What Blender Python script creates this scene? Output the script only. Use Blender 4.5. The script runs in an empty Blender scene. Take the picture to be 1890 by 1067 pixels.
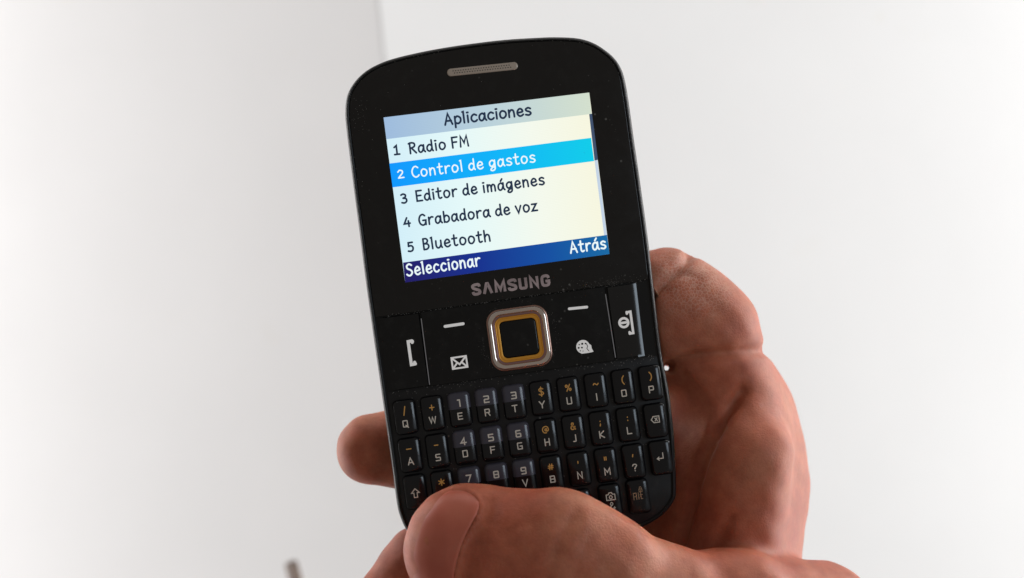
import bpy, bmesh, math, random
import numpy as np
from mathutils import Vector, Matrix

# ------------------------------------------------------------------ camera, world, lights
MM = 0.001
CAM = 260.0            # millimetres from the lens to the face of the phone
PPM = 8.74             # photograph pixels per millimetre on the face of the phone
sc = bpy.context.scene
COL = sc.collection
R = math.radians

cam_d = bpy.data.cameras.new('camera')
cam = bpy.data.objects.new('camera', cam_d)
COL.objects.link(cam)
cam.location = (0, -CAM * MM, 0)
cam.rotation_euler = (R(90), 0, 0)
cam_d.sensor_width = 36
cam_d.lens = 36 * CAM / (1890 / PPM)
cam_d.clip_start = 0.01
cam_d.clip_end = 50
cam_d.dof.use_dof = True
cam_d.dof.focus_distance = CAM * MM
cam_d.dof.aperture_fstop = 12
sc.camera = cam

world = bpy.data.worlds.new('World')
sc.world = world
world.use_nodes = True
bg = world.node_tree.nodes['Background']
bg.inputs[0].default_value = (1.0, 0.93, 0.86, 1)
bg.inputs[1].default_value = 0.235

sc.view_settings.view_transform = 'Standard'
sc.view_settings.look = 'None'
sc.view_settings.gamma = 1
sc.view_settings.exposure = 0


def area(name, loc, target, size, size_y, power, color, along=None):
    d = bpy.data.lights.new(name, 'AREA')
    d.shape = 'RECTANGLE'
    d.size, d.size_y, d.energy, d.color = size, size_y, power, color
    o = bpy.data.objects.new(name, d)
    COL.objects.link(o)
    o.location = loc
    z = (Vector(loc) - Vector(target)).normalized()
    x = (Vector(along) if along else Vector((0, 0, 1)).cross(z)).normalized()
    x = (x - z * x.dot(z)).normalized()
    y = z.cross(x)
    o.matrix_world = Matrix(((x.x, y.x, z.x, loc[0]), (x.y, y.y, z.y, loc[1]), (x.z, y.z, z.z, loc[2]), (0, 0, 0, 1)))
    return o


# daylight from a tall window on the right, level with the space between phone and wall
area('window_light', (1.75, 0.17, 0.70), (0, 0.28, 0.0), 0.20, 0.5, 3.2, (0.93, 0.96, 1.0))
# unseen fill lamps added either side, facing the wall so the hand stays unlit
area('wall_fill_light', (1.30, 0.09, 0.05), (1.30, 1.0, 0.05), 0.5, 1.6, 92, (1.0, 1.0, 1.0))
area('wall_fill_light', (-1.30, 0.09, 0.05), (-1.30, 1.0, 0.05), 0.5, 1.6, 104, (0.98, 0.99, 1.0))
# a second, smaller bluish window further forward on the right
area('side_window_light', (2.0, -1.36, 0.42), (0, 0, 0), 0.80, 0.9, 15, (0.74, 0.87, 1.0))
# daylight coming down from above, behind the phone and in front of the wall
area('top_light', (0.35, 0.16, 1.5), (0.0, 0.36, 0.0), 2.2, 0.22, 8, (1.0, 0.97, 0.94), (1, 0, 0))


# ------------------------------------------------------------------ helpers
def tag(o, label=None, cat=None, kind=None, group=None):
    for k, v in (('label', label), ('category', cat), ('kind', kind), ('group', group)):
        if v:
            o[k] = v
    return o


def mesh_obj(name, verts, faces, mat=None, parent=None, smooth=False, loc=None, sharp=None):
    me = bpy.data.meshes.new(name)
    me.from_pydata([tuple(v) for v in verts], [], faces)
    me.update()
    if smooth:
        me.polygons.foreach_set('use_smooth', [True] * len(me.polygons))
        if sharp:
            me.set_sharp_from_angle(angle=R(sharp))
    if mat:
        me.materials.append(mat)
    o = bpy.data.objects.new(name, me)
    COL.objects.link(o)
    if parent:
        o.parent = parent
    if loc:
        o.location = loc
    return o


def material(name, base, rough=0.5, metal=0.0, spec=0.5, emit=None, strength=1.0, coat=0.0):
    m = bpy.data.materials.new(name)
    m.use_nodes = True
    b = m.node_tree.nodes['Principled BSDF']
    b.inputs['Base Color'].default_value = (*base, 1)
    b.inputs['Roughness'].default_value = rough
    b.inputs['Metallic'].default_value = metal
    b.inputs['Specular IOR Level'].default_value = spec
    b.inputs['Coat Weight'].default_value = coat
    if emit:
        b.inputs['Emission Color'].default_value = (*emit, 1)
        b.inputs['Emission Strength'].default_value = strength
    return m


class NT:
    """small wrapper for wiring nodes"""
    def __init__(self, m):
        self.t = m.node_tree
        self.b = self.t.nodes['Principled BSDF']
        self.tc = self.t.nodes.new('ShaderNodeTexCoord')

    def n(self, kind, **kw):
        x = self.t.nodes.new(kind)
        for k, v in kw.items():
            if k.startswith('_'):
                setattr(x, k[1:], v)
        return x

    def l(self, a, b):
        self.t.links.new(a, b)

    def noise(self, scale, detail=3, rough=0.55, coord='Object'):
        x = self.n('ShaderNodeTexNoise')
        x.inputs['Scale'].default_value = scale
        x.inputs['Detail'].default_value = detail
        x.inputs['Roughness'].default_value = rough
        self.l(self.tc.outputs[coord], x.inputs['Vector'])
        return x.outputs['Fac']

    def voronoi(self, scale, feature='F1', out='Distance'):
        x = self.n('ShaderNodeTexVoronoi', _feature=feature)
        x.inputs['Scale'].default_value = scale
        self.l(self.tc.outputs['Object'], x.inputs['Vector'])
        return x.outputs[out]

    def ramp(self, fac, stops):
        x = self.n('ShaderNodeValToRGB')
        e = x.color_ramp.elements
        while len(e) < len(stops):
            e.new(0.5)
        for i, (p, c) in enumerate(stops):
            e[i].position = p
            e[i].color = (*c, 1) if len(c) == 3 else c
        self.l(fac, x.inputs['Fac'])
        return x.outputs['Color']

    def mix(self, fac, a, b, mode='MIX'):
        x = self.n('ShaderNodeMix', _data_type='RGBA', _blend_type=mode)
        for sock, v in ((x.inputs[0], fac), (x.inputs[6], a), (x.inputs[7], b)):
            if isinstance(v, (int, float)):
                sock.default_value = v
            elif isinstance(v, tuple):
                sock.default_value = (*v, 1)
            else:
                self.l(v, sock)
        return x.outputs[2]

    def math(self, op, a, b=0.0):
        x = self.n('ShaderNodeMath', _operation=op)
        for sock, v in ((x.inputs[0], a), (x.inputs[1], b)):
            if isinstance(v, (int, float)):
                sock.default_value = v
            else:
                self.l(v, sock)
        return x.outputs[0]

    def bump(self, height, strength, dist):
        x = self.n('ShaderNodeBump')
        x.inputs['Strength'].default_value = strength
        x.inputs['Distance'].default_value = dist
        self.l(height, x.inputs['Height'])
        self.l(x.outputs[0], self.b.inputs['Normal'])


def lin(r, g, b):
    f = lambda c: (c / 255 / 12.92) if c <= 10 else ((c / 255 + 0.055) / 1.055) ** 2.4
    return (f(r), f(g), f(b))


# ------------------------------------------------------------------ the white walls behind
def wall_material(name, base):
    m = material(name, base, 0.75)
    w = NT(m)
    f = w.noise(9.0, 4)
    c = w.ramp(f, [(0.35, tuple(x * 0.965 for x in base)), (0.7, base)])
    stain = w.ramp(w.noise(26.0, 2), [(0.68, (0, 0, 0)), (0.78, (1, 1, 1))])
    c2 = w.mix(w.math('MULTIPLY', stain, 0.22), c, tuple(x * y for x, y in zip(base, (0.93, 0.89, 0.80))))
    w.l(c2, w.b.inputs['Base Color'])
    w.bump(w.noise(120, 3), 0.05, 0.001)
    return m


def box(name, x0, x1, y0, y1, z0, z1, mat, bevel=0.0, mtx=None, parent=None):
    bm = bmesh.new()
    bmesh.ops.create_cube(bm, size=1)
    for v in bm.verts:
        v.co = Vector(((x0 + x1) / 2 + v.co.x * (x1 - x0), (y0 + y1) / 2 + v.co.y * (y1 - y0),
                       (z0 + z1) / 2 + v.co.z * (z1 - z0)))
    if bevel:
        bmesh.ops.bevel(bm, geom=bm.edges[:], offset=bevel, segments=3, affect='EDGES')
    if mtx:
        bm.transform(mtx)
    me = bpy.data.meshes.new(name)
    bm.to_mesh(me)
    bm.free()
    me.materials.append(mat)
    o = bpy.data.objects.new(name, me)
    COL.objects.link(o)
    if parent:
        o.parent = parent
    return o


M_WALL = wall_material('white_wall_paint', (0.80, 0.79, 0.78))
M_PANEL = wall_material('shaded_wall_paint', (0.655, 0.635, 0.625))  # greyer base colour paints in the shade on the turned wall face
tilt = Matrix.Rotation(R(-6.0), 4, 'Y')
EDGE = -0.0564
wall = box('wall', EDGE, 2.2, 0.42, 0.50, -1.6, 2.2, M_WALL, 0, tilt)
tag(wall, 'plain white wall behind the hand and phone', None, 'structure')
# the wall turns away from the window at an upright corner seen at the top left
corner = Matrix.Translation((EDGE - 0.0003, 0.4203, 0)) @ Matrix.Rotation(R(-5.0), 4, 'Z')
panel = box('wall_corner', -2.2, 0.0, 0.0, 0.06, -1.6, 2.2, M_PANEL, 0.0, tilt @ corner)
tag(panel, 'wall face left of the upright corner, greyed for its shade', None, 'structure')


def px(x, y, h=0.0):
    """a point seen at photograph pixel x, y, lying h millimetres in front of the face of the phone"""
    s = (CAM - h) / CAM / PPM
    return Vector(((x - 945) * s, -h, -(y - 533.5) * s))


# dark brown strip leaning at the very corner
M_WOOD = material('dark_brown_wood', (0.07, 0.035, 0.02), 0.5)
w = NT(M_WOOD)
w.l(w.ramp(w.noise(60, 4), [(0.3, (0.045, 0.022, 0.012)), (0.7, (0.13, 0.075, 0.045))]), w.b.inputs['Base Color'])
pa, pb = px(536, 1036, -340) * MM, px(578, 1190, -330) * MM
d = (pb - pa)
rod = box('wooden_strip', -0.0026, 0.0026, -0.003, 0.003, -d.length, 0, M_WOOD, 0.001)
rod.location = pa
rod.rotation_euler = d.to_track_quat('-Z', 'Y').to_euler()
tag(rod, 'dark brown wooden strip leaning at the lower left of the white wall', 'strip')

# ------------------------------------------------------------------ phone: frame of reference
ROLL = R(7.9)
PC = px(942, 528)
CT, ST = math.cos(ROLL), math.sin(ROLL)
phone = bpy.data.objects.new('mobile_phone', None)
COL.objects.link(phone)
phone.matrix_world = Matrix(((CT, -ST, 0, PC.x * MM), (0, 0, -1, PC.y * MM), (ST, CT, 0, PC.z * MM), (0, 0, 0, 1)))
tag(phone, 'black keyboard mobile phone with lit menu screen held upright in the hand', 'mobile phone')


def L(x, y):
    dx, dy = (x - 942) / PPM, -(y - 528) / PPM
    return (dx * CT + dy * ST, -dx * ST + dy * CT)


# ------------------------------------------------------------------ phone: materials
def black_gloss(name, base, rough, speck=0.0, grime=0.0, spec=0.5):
    m = material(name, base, rough, spec=spec)
    w = NT(m)
    c = base
    if speck or grime:
        v = w.voronoi(520)
        pick = w.ramp(w.noise(140, 2), [(0.56, (0, 0, 0)), (0.66, (1, 1, 1))])
        dot = w.ramp(v, [(0.05, (1, 1, 1)), (0.16, (0, 0, 0))])
        f = w.math('MULTIPLY', w.math('MULTIPLY', dot, pick), speck)
        c = w.mix(f, base, (0.30, 0.29, 0.27))
        g = w.math('MULTIPLY', w.ramp(w.noise(330, 6, 0.7), [(0.5, (0, 0, 0)), (0.75, (1, 1, 1))]), grime)
        c = w.mix(g, c, (0.16, 0.15, 0.14))
        w.l(c, w.b.inputs['Base Color'])
        sm = w.ramp(w.noise(75, 5, 0.65), [(0.35, (rough,) * 3), (0.75, (min(1, rough + 0.22),) * 3)])
        w.l(sm, w.b.inputs['Roughness'])
    return m


M_BODY = black_gloss('black_body_plastic', (0.010, 0.010, 0.010), 0.30, 0.10, 0.02, 0.22)
M_GLASS = black_gloss('black_display_panel', (0.0085, 0.0075, 0.0068), 0.12, 0.5, 0.03, 0.33)
M_NAV = black_gloss('black_button_plastic', (0.005, 0.005, 0.005), 0.14, 0.45, 0.05, 0.27)
M_END = material('end_key_plastic', (0.006, 0.006, 0.006), 0.15, spec=0.45)
M_BED = black_gloss('dusty_keyboard_bed', (0.005, 0.005, 0.006), 0.34, 0.5, 0.07, 0.35)
M_CHROME = material('chrome', (0.66, 0.57, 0.51), 0.13, 1.0)
M_COPPER = material('worn_copper_rim', (0.40, 0.24, 0.19), 0.35, 1.0)
M_PURPLE = material('dark_rose_metal', (0.34, 0.20, 0.20), 0.30, 1.0)
M_GOLD = material('orange_gold_ring', (0.72, 0.33, 0.035), 0.42, 0.35)
# the legends are lit from behind by the keypad light
M_WHITE = material('white_print', (0.75, 0.74, 0.73), 0.5, emit=(1, 0.98, 0.96), strength=0.22)
M_LETTER = material('warm_white_print', (0.58, 0.53, 0.46), 0.5, emit=(1.0, 0.92, 0.78), strength=0.035)
M_ORANGE = material('orange_print', (0.52, 0.27, 0.07), 0.5, emit=(1.0, 0.5, 0.1), strength=0.04)
M_DIM = material('faded_brown_print', (0.34, 0.22, 0.13), 0.5)
M_LOGO = material('silver_rose_print', (0.36, 0.31, 0.31), 0.4)
w = NT(M_LOGO)
w.l(w.ramp(w.noise(160, 3), [(0.35, (0.30, 0.23, 0.23)), (0.68, (0.56, 0.44, 0.44))]), w.b.inputs['Base Color'])

M_KEY = material('black_key_plastic', (0.005, 0.005, 0.006), 0.16, spec=0.34)
w = NT(M_KEY)
w.l(w.ramp(w.noise(260, 4, 0.7), [(0.45, (0.13,) * 3), (0.75, (0.34,) * 3)]), w.b.inputs['Roughness'])
M_NUMKEY = material('number_key_plastic', (0.005, 0.005, 0.006), 0.16, spec=0.34)
w = NT(M_NUMKEY)
sep = w.n('ShaderNodeSeparateXYZ')
w.l(w.tc.outputs['Object'], sep.inputs[0])
w.l(w.mix(w.math('GREATER_THAN', sep.outputs[1], 0.0002), (0.006, 0.006, 0.007), (0.055, 0.052, 0.068)),
    w.b.inputs['Base Color'])


def screen_mat(name, stops):
    """lit panel of the screen; the panel's own colour shift from left to right"""
    m = material(name, (0.004, 0.004, 0.004), 0.12, spec=0.3)
    w = NT(m)
    sp = w.n('ShaderNodeSeparateXYZ')
    w.l(w.tc.outputs['Object'], sp.inputs[0])
    f = w.math('MULTIPLY_ADD', sp.outputs[0], 1 / 0.0438)
    f.node.inputs[2].default_value = 0.5
    c = w.ramp(f, [(p, lin(*k)) for p, k in stops])
    wv = w.n('ShaderNodeTexWave', _bands_direction='Y')
    wv.inputs['Scale'].default_value = 900
    w.l(w.tc.outputs['Object'], wv.inputs['Vector'])
    c = w.mix(0.03, c, wv.outputs['Color'], 'MULTIPLY')
    w.l(c, w.b.inputs['Emission Color'])
    w.b.inputs['Emission Strength'].default_value = 1.0
    return m


S_BACK = screen_mat('screen_white', [(0.0, (212, 240, 250)), (0.35, (230, 250, 250)), (0.7, (245, 250, 238)), (1.0, (248, 247, 224))])
S_TITLE = screen_mat('screen_title_blue', [(0.0, (158, 188, 222)), (0.5, (186, 210, 220)), (1.0, (212, 224, 206))])
S_HIGH = screen_mat('screen_highlight_blue', [(0.0, (0, 152, 255)), (0.5, (0, 180, 250)), (1.0, (0, 206, 234))])
S_SOFT = screen_mat('screen_deep_blue', [(0.0, (30, 22, 100)), (0.35, (12, 45, 142)), (0.7, (8, 78, 162)), (1.0, (16, 106, 166))])
S_SCROLL = screen_mat('screen_scroll_dark', [(0.0, (50, 66, 96)), (1.0, (62, 80, 108))])
S_TRACK = screen_mat('screen_scroll_track', [(0.0, (190, 210, 235)), (1.0, (196, 212, 230))])
S_INK = material('screen_dark_text', (0.004, 0.004, 0.004), 0.3, spec=0.2, emit=lin(32, 48, 72))
S_LIGHT = material('screen_white_text', (0.004, 0.004, 0.004), 0.3, spec=0.2, emit=lin(236, 250, 252))

# ------------------------------------------------------------------ phone: shell
raw = [(-8.3, 52.05), (-2.2, 52.15), (6, 52.0), (13.8, 51.4), (17.2, 51.0), (20.5, 50.4), (22.8, 49.65), (24.9, 48.5), (26.8, 46.9),
       (28.4, 45.1), (29.5, 43.0), (30.1, 40.3), (30.3, 35), (30.3, 26.8), (30.35, 18.6), (30.35, 6.3), (30.1, -6.2),
       (29.9, -16.2), (30.0, -21), (30.3, -27), (30.2, -33), (29.9, -38.6), (28.95, -47.6), (28.1, -50.0), (25.8, -52.3),
       (22.9, -53.8), (20, -54.7), (13, -56.2), (6, -57), (-2, -57.2), (-10, -56.8), (-18, -55.5), (-23.5, -53.8), (-27, -51.4),
       (-29, -48.4), (-30.0, -45), (-30.25, -42), (-30.2, -36), (-30.2, -27.3), (-30.25, -15), (-30.3, -6), (-30.3, 6.3), (-30.2, 14.7),
       (-30.1, 26.8), (-29.95, 37.4), (-29.7, 41.3), (-29.0, 44.3), (-27.8, 46.4), (-26.0, 48.2), (-23.6, 49.7), (-20.4, 50.8),
       (-17, 51.4), (-12.7, 51.8)]


def catmull(pts, closed, n):
    p = [np.array(q, float) for q in pts]
    out = []
    m = len(p)
    for i in range(m if closed else m - 1):
        a = p[(i - 1) % m] if (closed or i > 0) else 2 * p[0] - p[1]
        b, c = p[i], p[(i + 1) % m]
        e = p[(i + 2) % m] if (closed or i + 2 < m) else 2 * c - b
        for k in range(n):
            t = k / n
            out.append(0.5 * (2 * b + (c - a) * t + (2 * a - 5 * b + 4 * c - e) * t * t + (3 * b - a - 3 * c + e) * t ** 3))
    if not closed:
        out.append(p[-1])
    return np.array(out)


def inset(poly, amount):
    """move a clockwise polygon inwards; amount may depend on the outward normal"""
    p = np.asarray(poly, float)
    t = np.roll(p, -1, 0) - p
    t /= np.maximum(np.linalg.norm(t, axis=1, keepdims=True), 1e-9)
    n = np.stack([-t[:, 1], t[:, 0]], 1)                 # outward of each edge when clockwise
    n0, n1 = np.roll(n, 1, 0), n
    b = n0 + n1
    b /= np.maximum(np.linalg.norm(b, axis=1, keepdims=True), 1e-9)
    c = np.maximum((b * n1).sum(1, keepdims=True), 0.5)
    if callable(amount):
        o = []
        for i in range(len(p)):
            a0, a1 = amount(n0[i]), amount(n1[i])
            det = n0[i][0] * n1[i][1] - n0[i][1] * n1[i][0]
            if abs(det) > 0.2:
                x = (a0 * n1[i][1] - a1 * n0[i][1]) / det
                y = (n0[i][0] * a1 - n1[i][0] * a0) / det
                o.append(p[i] - np.array([x, y]))
            else:
                o.append(p[i] - b[i] * max(a0, a1))
        return np.array(o)
    return p - b / c * amount


def loft(rings, cap0=True, cap1=True):
    """rings: list of (polygon clockwise, height) from front to back"""
    v, f = [], []
    n = len(rings[0][0])
    for poly, z in rings:
        v += [(x * MM, y * MM, z * MM) for x, y in poly]
    for r in range(len(rings) - 1):
        for i in range(n):
            a, b = r * n + i, r * n + (i + 1) % n
            f.append((a, b, b + n, a + n))
    if cap0:
        f.append(tuple(range(n))[::-1])
    if cap1:
        f.append(tuple(range((len(rings) - 1) * n, len(rings) * n)))
    return v, f


def clip(poly, nx, ny, c):
    """keep the side nx*x + ny*y >= c"""
    out = []
    m = len(poly)
    for i in range(m):
        a, b = poly[i], poly[(i + 1) % m]
        da, db = nx * a[0] + ny * a[1] - c, nx * b[0] + ny * b[1] - c
        if da >= 0:
            out.append(tuple(a))
        if da * db < 0:
            t = da / (da - db)
            out.append((a[0] + (b[0] - a[0]) * t, a[1] + (b[1] - a[1]) * t))
    return np.array(out)


def thin(poly, d=0.12):
    o = [poly[0]]
    for q in poly[1:]:
        if np.linalg.norm(np.array(q) - np.array(o[-1])) > d:
            o.append(q)
    if np.linalg.norm(np.array(o[0]) - np.array(o[-1])) < d:
        o.pop()
    return np.array(o)


outline = catmull(raw, True, 5)
v, f = loft([(inset(outline, 1.02), -0.45), (inset(outline, 0.95), -0.12), (inset(outline, 0.75), -0.02), (inset(outline, 0.45), -0.2),
             (inset(outline, 0.2), -0.7), (inset(outline, 0.02), -1.6), (outline, -3), (outline, -8.5),
             (inset(outline, 0.5), -10.4), (inset(outline, 1.6), -11.8), (inset(outline, 4), -12.6)])
mesh_obj('body', v, f, M_BODY, phone, True, sharp=50)

face = inset(outline, 1.12)
SEAM1, SEAM2 = -2.75, -18.6


def slab(name, poly, z0, z1, bev, mat, drop=None, parent=None, steps=3, power=1.6):
    poly = thin(poly)
    rings = [(poly, z0)]
    if callable(bev):
        rings.append((poly, z1 - drop))
        for k in range(1, steps + 1):
            t = k / steps
            rings.append((inset(poly, lambda n, t=t: bev(n) * t), z1 - drop * (1 - t) ** power))
    else:
        rings += [(poly, z1 - bev), (inset(poly, bev * 0.35), z1 - bev * 0.3), (inset(poly, bev), z1)]
    rings = rings[::-1]
    v, f = loft(rings)
    return mesh_obj(name, v, f, mat, parent or phone, True, sharp=35)


slab('display_panel', clip(face, 0, 1, SEAM1 + 0.10), -1.0, 0.02, 0.16, M_GLASS)
mid = clip(clip(face, 0, 1, SEAM2), 0, -1, -(SEAM1 - 0.10))
call = slab('call_key', clip(mid, -1, 0, 19.85), -1.0, 0.22, lambda n: 2.6 if n[0] < -0.7 else 0.22, M_NAV, 0.75)
endk = slab('end_key', clip(mid, 1, 0, 19.95), -1.0, 0.22, lambda n: 4.1 if n[0] > 0.7 else 0.3, M_END, 1.9, power=1.0)
nav = slab('navigation_panel', clip(clip(mid, 1, 0, -19.55), -1, 0, -19.65), -1.0, 0.20, 0.2, M_NAV)
slab('keyboard_bed', clip(face, 0, -1, -(SEAM2 - 0.2)), -1.0, -0.35, 0.3, M_BED)
# bright slit beside each outer key
M_SLIT = material('worn_silver_edge', (0.45, 0.46, 0.50), 0.35, 1.0)
for a, b, nm in (((777.5, 588), (793, 710), 'divider'), ((1117.5, 543), (1136, 660), 'divider')):
    (ax, ay), (bx, by) = L(*a), L(*b)
    v, f = loft([([(ax - .09, ay), (ax + .09, ay), (bx + .09, by), (bx - .09, by)], 0.16),
                 ([(ax - .13, ay), (ax + .13, ay), (bx + .13, by), (bx - .13, by)], -0.3)])
    mesh_obj(nm, v, f, M_SLIT, phone)


# ------------------------------------------------------------------ speaker grille
def rrect(hw, hh, r, n=6, cx=0.0, cy=0.0):
    o = []
    for sx, sy, a0 in ((1, 1, 90), (1, -1, 0), (-1, -1, -90), (-1, 1, -180)):
        for k in range(n + 1):
            a = R(a0 - 90 * k / n)
            o.append((cx + sx * (hw - r) + r * math.cos(a), cy + sy * (hh - r) + r * math.sin(a)))
    return np.array(o)


def rot2(p, a, c):
    p = np.asarray(p)
    ca, sa = math.cos(a), math.sin(a)
    return np.stack([c[0] + p[:, 0] * ca - p[:, 1] * sa, c[1] + p[:, 0] * sa + p[:, 1] * ca], 1)


M_GRILLE = material('silver_speaker_mesh', (0.50, 0.42, 0.35), 0.40, 0.35)
M_HOLE = material('speaker_hole_black', (0.01, 0.01, 0.01), 0.6)
g0, g1 = L(826, 134.6), L(955, 121.2)
gc = ((g0[0] + g1[0]) / 2, (g0[1] + g1[1]) / 2)
ga = math.atan2(g1[1] - g0[1], g1[0] - g0[0])
shape = lambda k: rot2(rrect(7.55 - k, 0.86 - k, 0.84 - k), ga, gc)
v, f = loft([(shape(0.42), 0.26), (shape(0.18), 0.23), (shape(0.05), 0.12), (shape(0.0), -0.2)])
grille = mesh_obj('speaker_grille', v, f, M_GRILLE, phone, True)
hole_me = None
for row, off in ((0.24, 0.0), (-0.24, 0.27)):
    for k in range(23):
        q = rot2([(-6.2 + k * 0.54 + off, row)], ga, gc)[0]
        if hole_me is None:
            a = [R(45 * j) for j in range(8)]
            o = mesh_obj('grille_hole', [(0.125 * MM * math.cos(t), 0.125 * MM * math.sin(t), 0) for t in a], [tuple(range(8))], M_HOLE, grille)
            hole_me = o.data
        else:
            o = bpy.data.objects.new('grille_hole', hole_me)
            COL.objects.link(o)
            o.parent = grille
        o.location = (q[0] * MM, q[1] * MM, 0.285 * MM)

# ------------------------------------------------------------------ lettering: pen strokes
# each glyph: width, then strokes; l = straight pen line, c = curve, o = closed curve, q = closed straight line
HAND = {
    'a': (.60, 'c .50 .50 .32 .66 .10 .50 .06 .18 .20 .0 .38 .10 .50 .40;l .52 .66 .51 .15 .62 .0'),
    'b': (.56, 'l .08 1.02 .08 .0;c .08 .45 .28 .64 .50 .48 .50 .16 .30 .0 .08 .06'),
    'c': (.54, 'c .50 .56 .30 .66 .10 .48 .07 .20 .22 .01 .40 .02 .52 .12'),
    'd': (.58, 'c .48 .48 .28 .62 .08 .44 .06 .16 .22 .0 .38 .08 .48 .30;l .49 1.02 .49 .12 .56 .0'),
    'e': (.56, 'c .10 .32 .32 .34 .50 .40 .44 .60 .28 .67 .11 .50 .07 .22 .22 .01 .40 .02 .54 .12'),
    'g': (.60, 'c .50 .50 .32 .66 .10 .52 .07 .26 .20 .10 .38 .18 .50 .40;c .52 .66 .52 .10 .48 -.20 .28 -.32 .12 -.22 .28 -.02 .46 .02'),
    'h': (.58, 'l .08 1.02 .08 .0;c .08 .38 .26 .62 .44 .56 .49 .35 .50 .0'),
    'i': (.20, 'l .10 .64 .10 .0;l .06 .90 .15 .90'),
    'l': (.22, 'l .03 1.0 .11 1.02 .12 .0'),
    'm': (.82, 'l .08 .66 .08 .0;c .08 .38 .20 .62 .36 .56 .40 .30 .40 .0;c .40 .38 .54 .62 .70 .56 .74 .30 .74 .0'),
    'n': (.58, 'l .08 .66 .08 .0;c .08 .38 .26 .64 .44 .58 .49 .34 .50 .0'),
    'o': (.60, 'o .30 .66 .52 .52 .54 .22 .34 .0 .12 .08 .06 .38 .14 .58'),
    'p': (.58, 'l .08 .66 .08 -.34;c .08 .50 .28 .67 .52 .50 .52 .18 .32 .0 .08 .10'),
    'r': (.46, 'l .08 .66 .08 .0;c .08 .38 .20 .58 .34 .67 .46 .64'),
    's': (.52, 'c .48 .58 .30 .67 .10 .56 .16 .40 .38 .30 .48 .14 .32 .0 .06 .06'),
    't': (.48, 'c .22 .98 .20 .40 .22 .10 .32 .0 .46 .06;l .02 .66 .44 .68'),
    'u': (.60, 'c .08 .66 .07 .22 .18 .01 .36 .04 .50 .28;l .51 .66 .51 .12 .58 .0'),
    'v': (.52, 'l .04 .66 .26 .0 .50 .66'),
    'z': (.54, 'l .06 .64 .46 .64 .06 .02 .52 .02'),
    'A': (.66, 'l .02 .0 .30 1.0 .62 .0;l .12 .34 .54 .34'),
    'B': (.58, 'l .10 1.0 .10 .0;c .10 1.0 .36 .98 .48 .80 .36 .58 .12 .54;c .12 .54 .44 .48 .54 .26 .40 .04 .10 .0'),
    'C': (.64, 'c .60 .86 .42 1.0 .20 .90 .06 .56 .12 .20 .32 .0 .52 .04 .64 .16'),
    'E': (.60, 'l .56 .98 .10 .98 .10 .02 .58 .02;l .10 .52 .48 .52'),
    'F': (.58, 'l .56 .98 .10 .98 .10 .0;l .10 .52 .48 .52'),
    'G': (.70, 'c .60 .86 .42 1.0 .18 .88 .06 .52 .14 .16 .34 .0 .54 .06 .64 .28;l .40 .44 .66 .44 .64 .02'),
    'M': (.78, 'l .06 .0 .12 1.0 .40 .34 .66 1.0 .74 .0'),
    'R': (.64, 'l .12 1.0 .10 .0;c .02 .94 .28 1.0 .52 .90 .52 .66 .34 .54 .14 .50;l .24 .50 .62 .0'),
    'S': (.62, 'c .56 .88 .36 1.0 .12 .86 .16 .62 .44 .46 .56 .24 .40 .02 .20 .0 .04 .12'),
    '1': (.50, 'l .08 .82 .26 1.0 .26 .02;l .06 .02 .46 .02'),
    '2': (.50, 'c .06 .80 .22 1.0 .42 .88 .42 .62 .22 .30 .06 .04;l .06 .04 .50 .04'),
    '3': (.50, 'c .06 .92 .24 1.0 .42 .86 .38 .64 .20 .54;c .20 .54 .44 .44 .46 .16 .28 .0 .06 .06'),
    '4': (.54, 'l .30 .98 .04 .34 .52 .34;l .40 .62 .40 .0'),
    '5': (.50, 'l .46 .98 .12 .98 .10 .58;c .10 .58 .32 .62 .46 .42 .42 .12 .24 .0 .04 .06'),
}
HAND['á'] = (.60, HAND['a'][1] + ';l .32 .84 .46 1.04')
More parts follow.
